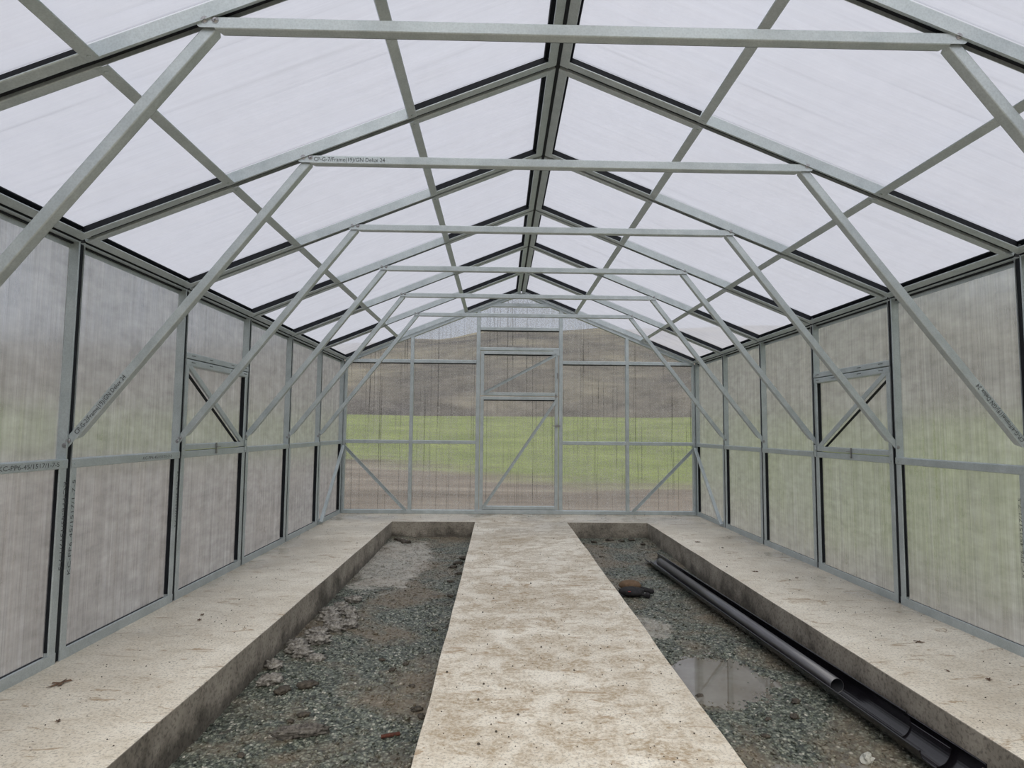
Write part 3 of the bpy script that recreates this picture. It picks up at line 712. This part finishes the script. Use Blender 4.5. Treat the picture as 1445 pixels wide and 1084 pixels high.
def tube(A, B, r, t, n=28):
    A, B = V(A), V(B); d = (B - A).normalized(); u = d.orthogonal().normalized(); w = d.cross(u); vs = []
    for P_ in (A, B):
        for rr in (r, r - t):
            for k in range(n):
                a = 2 * math.pi * k / n; vs.append(P_ + (u * math.cos(a) + w * math.sin(a)) * rr)
    fs = []
    for k in range(n):
        k2 = (k + 1) % n
        fs += [(k, k2, 2 * n + k2, 2 * n + k), (n + k2, n + k, 3 * n + k, 3 * n + k2), (k2, k, n + k, n + k2), (2 * n + k, 2 * n + k2, 3 * n + k2, 3 * n + k)]
    f = MB(); f.add(vs, fs, 0)
    for i in range(1, len(fs), 4): f.mi[i] = 1  # bore takes the black material, standing in for the shade inside the pipe
    return f
o = tube((1.408, 3.20, -.126), (1.248, 5.95, -.105), .0355, .0025).build('downpipe', ['pipe', 'rubber'], smooth=True)
tag(o, 'round black plastic downpipe lying inside the uppermost gutter', 'pipe')

# ---------------------------------------------------------------- loose things in the beds
def lump(name, matn, x, y, sx, sy, sz, seed, rot=0., rough=.35, z=None, sub=3, freq=2.2, sink=.35):
    b = bmesh.new(); bmesh.ops.create_icosphere(b, subdivisions=sub, radius=1)
    for v in b.verts:
        p = v.co.copy(); q = p + V((seed * 3.1, seed * 1.7, seed))
        k = 1 + rough * noise.noise(q * freq) + rough * .6 * noise.noise(q * freq * 2.7)
        v.co = V((p.x * sx * k, p.y * sy * k, p.z * sz * k))
    me = bpy.data.meshes.new(name); b.to_mesh(me); b.free(); me.materials.append(M[matn])
    me.polygons.foreach_set('use_smooth', [True] * len(me.polygons))
    o = bpy.data.objects.new(name, me); COL.objects.link(o)
    zz = bed_z(x, y) if z is None else z
    o.location = (x, y, zz + sz * (1 - sink)); o.rotation_euler = (0, 0, rot); return o
tag(lump('mortar_lump', 'crust', -1.13, 2.86, .112, .024, .027, 1, .2, .42, freq=3.2, sub=4, sink=.15), 'long crusty grey mortar sausage lying across the front of the left bed', 'debris')
# rusty threaded rod offcut
rb = MB()
for k in range(14):
    rb.disc(V((0, 0, 0)) + X * (k * .0058), X, .0085, .0032, 10, r2=.0085); rb.disc(X * (k * .0058 + .0032), X, .0068, .0026, 10)
ro = rb.build('rebar_offcut', 'rust'); ro.location = (-.782, 2.845, bed_z(-.75, 2.86) + .010); ro.rotation_euler = (0, 0, .36)
tag(ro, 'short rust-red piece of ribbed bar in the left bed', 'metal bar')
st_ = lump('stone', 'stone', 1.24, 2.675, .030, .020, .020, 5, .3, .75, sub=2, freq=1.4); st_.data.polygons.foreach_set('use_smooth', [False] * len(st_.data.polygons))
tag(st_, 'pale grey stone beside the front puddle', 'stone')
rnd = random.Random(11)
cl = [(-1.50, 3.95, .05), (-1.47, 3.86, .055), (-1.42, 3.80, .045), (-1.40, 4.02, .06), (-1.33, 3.74, .04), (-1.44, 4.16, .055), (-1.36, 4.25, .06), (-1.40, 4.38, .05), (-1.28, 4.33, .05),
      (-1.46, 4.52, .06), (-1.36, 4.62, .055), (-1.30, 4.50, .04), (-1.44, 4.75, .05), (-1.50, 4.66, .05), (-1.40, 4.95, .05), (-1.52, 3.62, .045), (-1.47, 3.42, .05)]
for i, (x, y, r) in enumerate(cl):
    tag(lump('mortar_clod', 'mortar', x, y, r * 1.15, r * .75, r * .58, 20 + i, rnd.uniform(-.6, .6), .55, freq=2.6, sub=4),
        'lumpy pale mortar clod in the row dropped along the kerb of the left bed', 'debris', 'mortar clods along the left kerb')
md = [(-1.36, 3.30, .045), (-1.26, 3.36, .05), (-1.18, 3.05, .028), (-1.22, 2.99, .02), (-1.33, 2.72, .02), (-.66, 3.10, .028), (-.63, 3.02, .022), (-.72, 3.35, .018), (-.70, 4.25, .024), (-.66, 5.1, .03),
      (-.70, 5.55, .03), (-.64, 5.85, .035), (-.68, 6.3, .05), (-.63, 6.5, .05), (-.72, 6.15, .04), (-1.42, 7.42, .05), (-1.35, 7.3, .06), (-1.48, 7.5, .04), (-.95, 3.75, .02), (-.86, 3.58, .024), (-.80, 3.66, .02)]
for i, (x, y, r) in enumerate(md):
    tag(lump('mud_clod', 'mud', x, y, r, r * .7, r * .38, 60 + i, rnd.uniform(-1, 1), .5, freq=2.4), 'small dark clod of mud on the gravel of the left bed', 'mud clod', 'mud clods in the left bed')
mr = [(.75, 3.30, .028), (.70, 7.35, .03), (.85, 7.42, .04), (1.05, 7.50, .05), (1.18, 7.45, .04), (1.32, 7.52, .05), (1.40, 7.30, .035), (.80, 6.6, .025), (.98, 3.02, .02), (.9, 2.86, .022), (1.12, 3.05, .03), (1.2, 3.2, .03)]
for i, (x, y, r) in enumerate(mr):
    tag(lump('mud_clod', 'mud', x, y, r * .9, r * .6, r * .34, 90 + i, rnd.uniform(-1, 1), .5, freq=2.4), 'small dark clod of mud on the gravel of the right bed', 'mud clod', 'mud clods in the right bed')
# work gloves heap: brown suede cuff over black fabric with two fingers sticking out
gv = empty('work_glove', (.83, 5.16, bed_z(.83, 5.16)))
tag(gv, 'crumpled brown and black work gloves lying in the right bed against the walkway', 'glove')
def blob(name, matn, c, s, seed, rot=(0, 0, 0), rough=.12):
    o = lump(name, matn, 0, 0, s[0], s[1], s[2], seed, 0, rough, z=0, sub=3, freq=1.5); o.parent = gv; o.location = c; o.rotation_euler = rot; return o
pm = blob('palm', 'cloth', (-.03, -.03, .035), (.105, .085, .036), 3)
blob('cuff', 'felt', (-.025, .055, .062), (.092, .055, .042), 4, (0, 0, -.1), .08)
for nm, A, B, r in (('finger', (.03, .04, .045), (.165, .015, .018), .021), ('finger', (-.02, -.07, .03), (.105, -.10, .018), .013)):
    A, B = V(A), V(B); fm = MB(); n = 10; d = (B - A).normalized(); u = d.orthogonal().normalized(); w = d.cross(u)
    prof = [(-.0, .6), (.1, .9), (.3, 1.), (.5, .92), (.7, .95), (.88, .9 if nm else .8), (.97, .6), (1., .1)]
    if r < .015: prof = [(0, 1.2), (.2, 1.), (.5, .8), (.66, 1.), (.75, 1.7), (.9, 1.7), (.97, 1.2), (1., .1)]
    vs = [A.lerp(B, t) + (u * math.cos(2 * math.pi * k / n) + w * math.sin(2 * math.pi * k / n)) * r * q for t, q in prof for k in range(n)]
    fs = [(i * n + k, i * n + (k + 1) % n, (i + 1) * n + (k + 1) % n, (i + 1) * n + k) for i in range(len(prof) - 1) for k in range(n)] + [tuple(range(n)), tuple(range((len(prof) - 1) * n, len(prof) * n))]
    fm.add(vs, fs); fm.build('finger', 'cloth', gv, smooth=True)
rl = MB(); rl.box(V((-.075, -.115, .052)), X * .02, Y, Z, .014, .003); rl.build('red_tab', 'red', gv)
# scrap of paper beside the gutter, pale bottle cap on the kerb
sp = MB(); sp.prism([(0, 0), (.03, .004), (.026, .018), (.004, .014)], V((1.475, 4.12, -.155)), V((.004, .002, .010)), X, Y); sp = sp.build('paper_scrap', 'white')
tag(sp, 'tiny white scrap between the gutters and the right kerb', 'scrap'); sp.location = (0, 0, -.045)
def flat_leaf(x, y, r, seed, z=.0):
    rn = random.Random(seed); f = MB(); n = 18; vs = [V((0, 0, .006))]
    for k in range(n):
        t = 2 * math.pi * k / n; q = r * (1 + .55 * math.cos(5 * t)) * rn.uniform(.75, 1.1); vs.append(V((q * math.cos(t) * 1.3, q * math.sin(t) * .75, .001 + rn.uniform(0, .006))))
    vb = [v - V((0, 0, .001)) for v in vs]
    f.add(vs + vb, [(0, 1 + k, 1 + (k + 1) % n) for k in range(n)] + [(n + 1, n + 2 + (k + 1) % n, n + 2 + k) for k in range(n)] + [(1 + k, n + 2 + k, n + 2 + (k + 1) % n, 1 + (k + 1) % n) for k in range(n)])
    o = f.build('dead_leaf', 'leaf'); o.location = (x, y, z + .0012); o.rotation_euler = (0, 0, rn.uniform(0, 6)); return o
for i, (x, y, r) in enumerate([(-2.20, 2.90, .028), (-2.06, 3.90, .012), (-2.03, 3.80, .012), (-1.96, 2.55, .010)]):
    tag(flat_leaf(x, y, r, i), ['shrivelled dark leaf below the left wall joint, largest on the kerb', 'small dead leaf on the left kerb, the farther of a close pair',
        'small dead leaf on the left kerb, the nearer of a close pair', 'tiny brown leaf alone on the left kerb toward the camera'][i], 'leaf', 'dead leaves on the left kerb')
for i, (x, y, r) in enumerate([(1.80, 5.10, .016), (2.0, 3.45, .016), (1.98, 2.95, .013), (1.86, 3.05, .008), (2.04, 4.9, .010), (1.75, 6.4, .018), (1.9, 6.1, .014)]):
    tag(flat_leaf(x, y, r, 10 + i), 'small brown leaf fragment on the kerb along the right wall', 'leaf', 'leaf fragments on the right kerb')
# crumbs of soil trodden over the slab: too many to count
cr = MB(); rn = random.Random(5)
for _ in range(1700):
    if rn.random() < .45: x = rn.uniform(-.54, .54); y = 2.1 + 6.2 * rn.random() ** 1.2
    elif rn.random() < .35: x = rn.uniform(-2.3, 2.3); y = rn.uniform(7.75, 8.38)
    else: x = rn.choice((-1, 1)) * rn.uniform(1.62, 2.36); y = rn.uniform(2.2, 8.3)
    if (x > 0 and XB[2] < x < XB[3] + .02 or XB[0] - .02 < x < XB[1]) and y < YB1 + .02: continue
    r = rn.uniform(.0015, .0042) * (1.9 if rn.random() < .05 else 1)
    m4 = [(rn.uniform(.6, 1.2) * r * math.cos(a), rn.uniform(.6, 1.2) * r * math.sin(a)) for a in (0, 1.25, 2.5, 3.8, 5.0)]
    vs = [(x + a, y + b, .0005) for a, b in m4] + [(x + a * .5, y + b * .5, .0005 + r * .8) for a, b in m4]
    cr.add(vs, [(k, (k + 1) % 5, 5 + (k + 1) % 5, 5 + k) for k in range(5)] + [(5, 6, 7, 8, 9), (4, 3, 2, 1, 0)])
tag(cr.build('soil_crumbs', 'mud'), 'scattered crumbs of dark soil trodden over the concrete', 'soil', kind='stuff')

# ---------------------------------------------------------------- the field and the hill outside
def terrain(name, matn, r0, r1, nr, na, hf):
    f = MB(); vs = []
    for i in range(nr + 1):
        r = r0 + (r1 - r0) * (i / nr) ** 1.5
        for k in range(na):
            t = 2 * math.pi * k / na; vs.append((r * math.cos(t), 4 + r * math.sin(t), hf(r, t)))
    fs = [(i * na + k, (i + 1) * na + k, (i + 1) * na + (k + 1) % na, i * na + (k + 1) % na) for i in range(nr) for k in range(na)]
    if r0 == 0: pass
    f.add(vs, fs); return f.build(name, matn, smooth=True)
def field_h(r, t):
    return -.22 - .25 * max(0, min(1, (9.5 - r) / 3)) + 2.7 * max(0, min(1, (r - 9) / 50)) ** 1.15 + .12 * noise.noise(V((r * math.cos(t) * .1, r * math.sin(t) * .1, 2))) * min(1, max(0, (r - 8) / 6))
tag(terrain('ground', 'ground', 0.001, 62, 60, 120, field_h), 'green field with a strip of bare soil around the greenhouse', 'field', kind='structure')
def hill_h(r, t):
    k = (r - 60) / 150; c, s_ = math.cos(t), math.sin(t)
    top = 33 + 7 * noise.noise(V((c * 1.6, s_ * 1.6, 5))) + (-13 * max(0, min(1, -c * 2.2))) + (4 if c > .5 else 0)
    return 1.8 + top * min(1, k) ** .8 + 1.2 * noise.noise(V((r * c * .08, r * s_ * .08, 2))) * min(1, k * 6)
tag(terrain('hillside', 'hill', 60, 215, 40, 240, hill_h), 'dark bare-wooded hillside behind the field', 'hill', kind='structure')

# ---------------------------------------------------------------- overcast sky
w = bpy.data.worlds.new('overcast'); SC.world = w; w.use_nodes = True; nt = w.node_tree; nt.nodes.clear()
wo = nt.nodes.new('ShaderNodeOutputWorld'); bg = nt.nodes.new('ShaderNodeBackground')
tc = nt.nodes.new('ShaderNodeTexCoord'); sz = sep(nt, tc.outputs['Generated'])[2]
cl_ = ramp(nt, sz, [(0., (.60, .62, .68)), (.45, (.80, .82, .90)), (1., (1.25, 1.27, 1.34))])
L(nt, cl_, bg.inputs['Color']); bg.inputs['Strength'].default_value = .78
L(nt, bg.outputs[0], wo.inputs['Surface'])
# very soft sun from behind the camera, added to brighten floor and steel fronts
sd = bpy.data.lights.new('fill_sun', 'SUN'); sd.energy = 3.3; sd.angle = math.radians(60); sd.color = (1., .93, .82)
so = bpy.data.objects.new('fill_sun', sd); COL.objects.link(so); so.rotation_euler = (math.radians(38), math.radians(4), 0)

# ---------------------------------------------------------------- camera
cam = bpy.data.cameras.new('camera'); co = bpy.data.objects.new('camera', cam); COL.objects.link(co)
yaw, pitch, roll, fpx = .0204, .0744, .0090, 864.82
cy, sy = math.cos(yaw), math.sin(yaw)
fw = V((sy, cy, 0)); rt = V((cy, -sy, 0)); u0 = V((0, 0, 1))
f2 = fw * math.cos(pitch) + u0 * math.sin(pitch); u2 = u0 * math.cos(pitch) - fw * math.sin(pitch)
r3 = rt * math.cos(roll) + u2 * math.sin(roll); u3 = u2 * math.cos(roll) - rt * math.sin(roll)
mw = Matrix((r3, u3, -f2)).transposed().to_4x4(); mw.translation = V((-.2869, .0827, 1.1302)); co.matrix_world = mw
cam.sensor_width = 36; cam.lens = 36 * fpx / 1445; cam.clip_start = .02; cam.clip_end = 600
SC.camera = co
SC.view_settings.view_transform = 'Standard'; SC.view_settings.look = 'None'; SC.view_settings.gamma = 1; SC.view_settings.use_curve_mapping = False
SC.view_settings.exposure = 0.
SC.cycles.transparent_max_bounces = 16; SC.cycles.max_bounces = 8
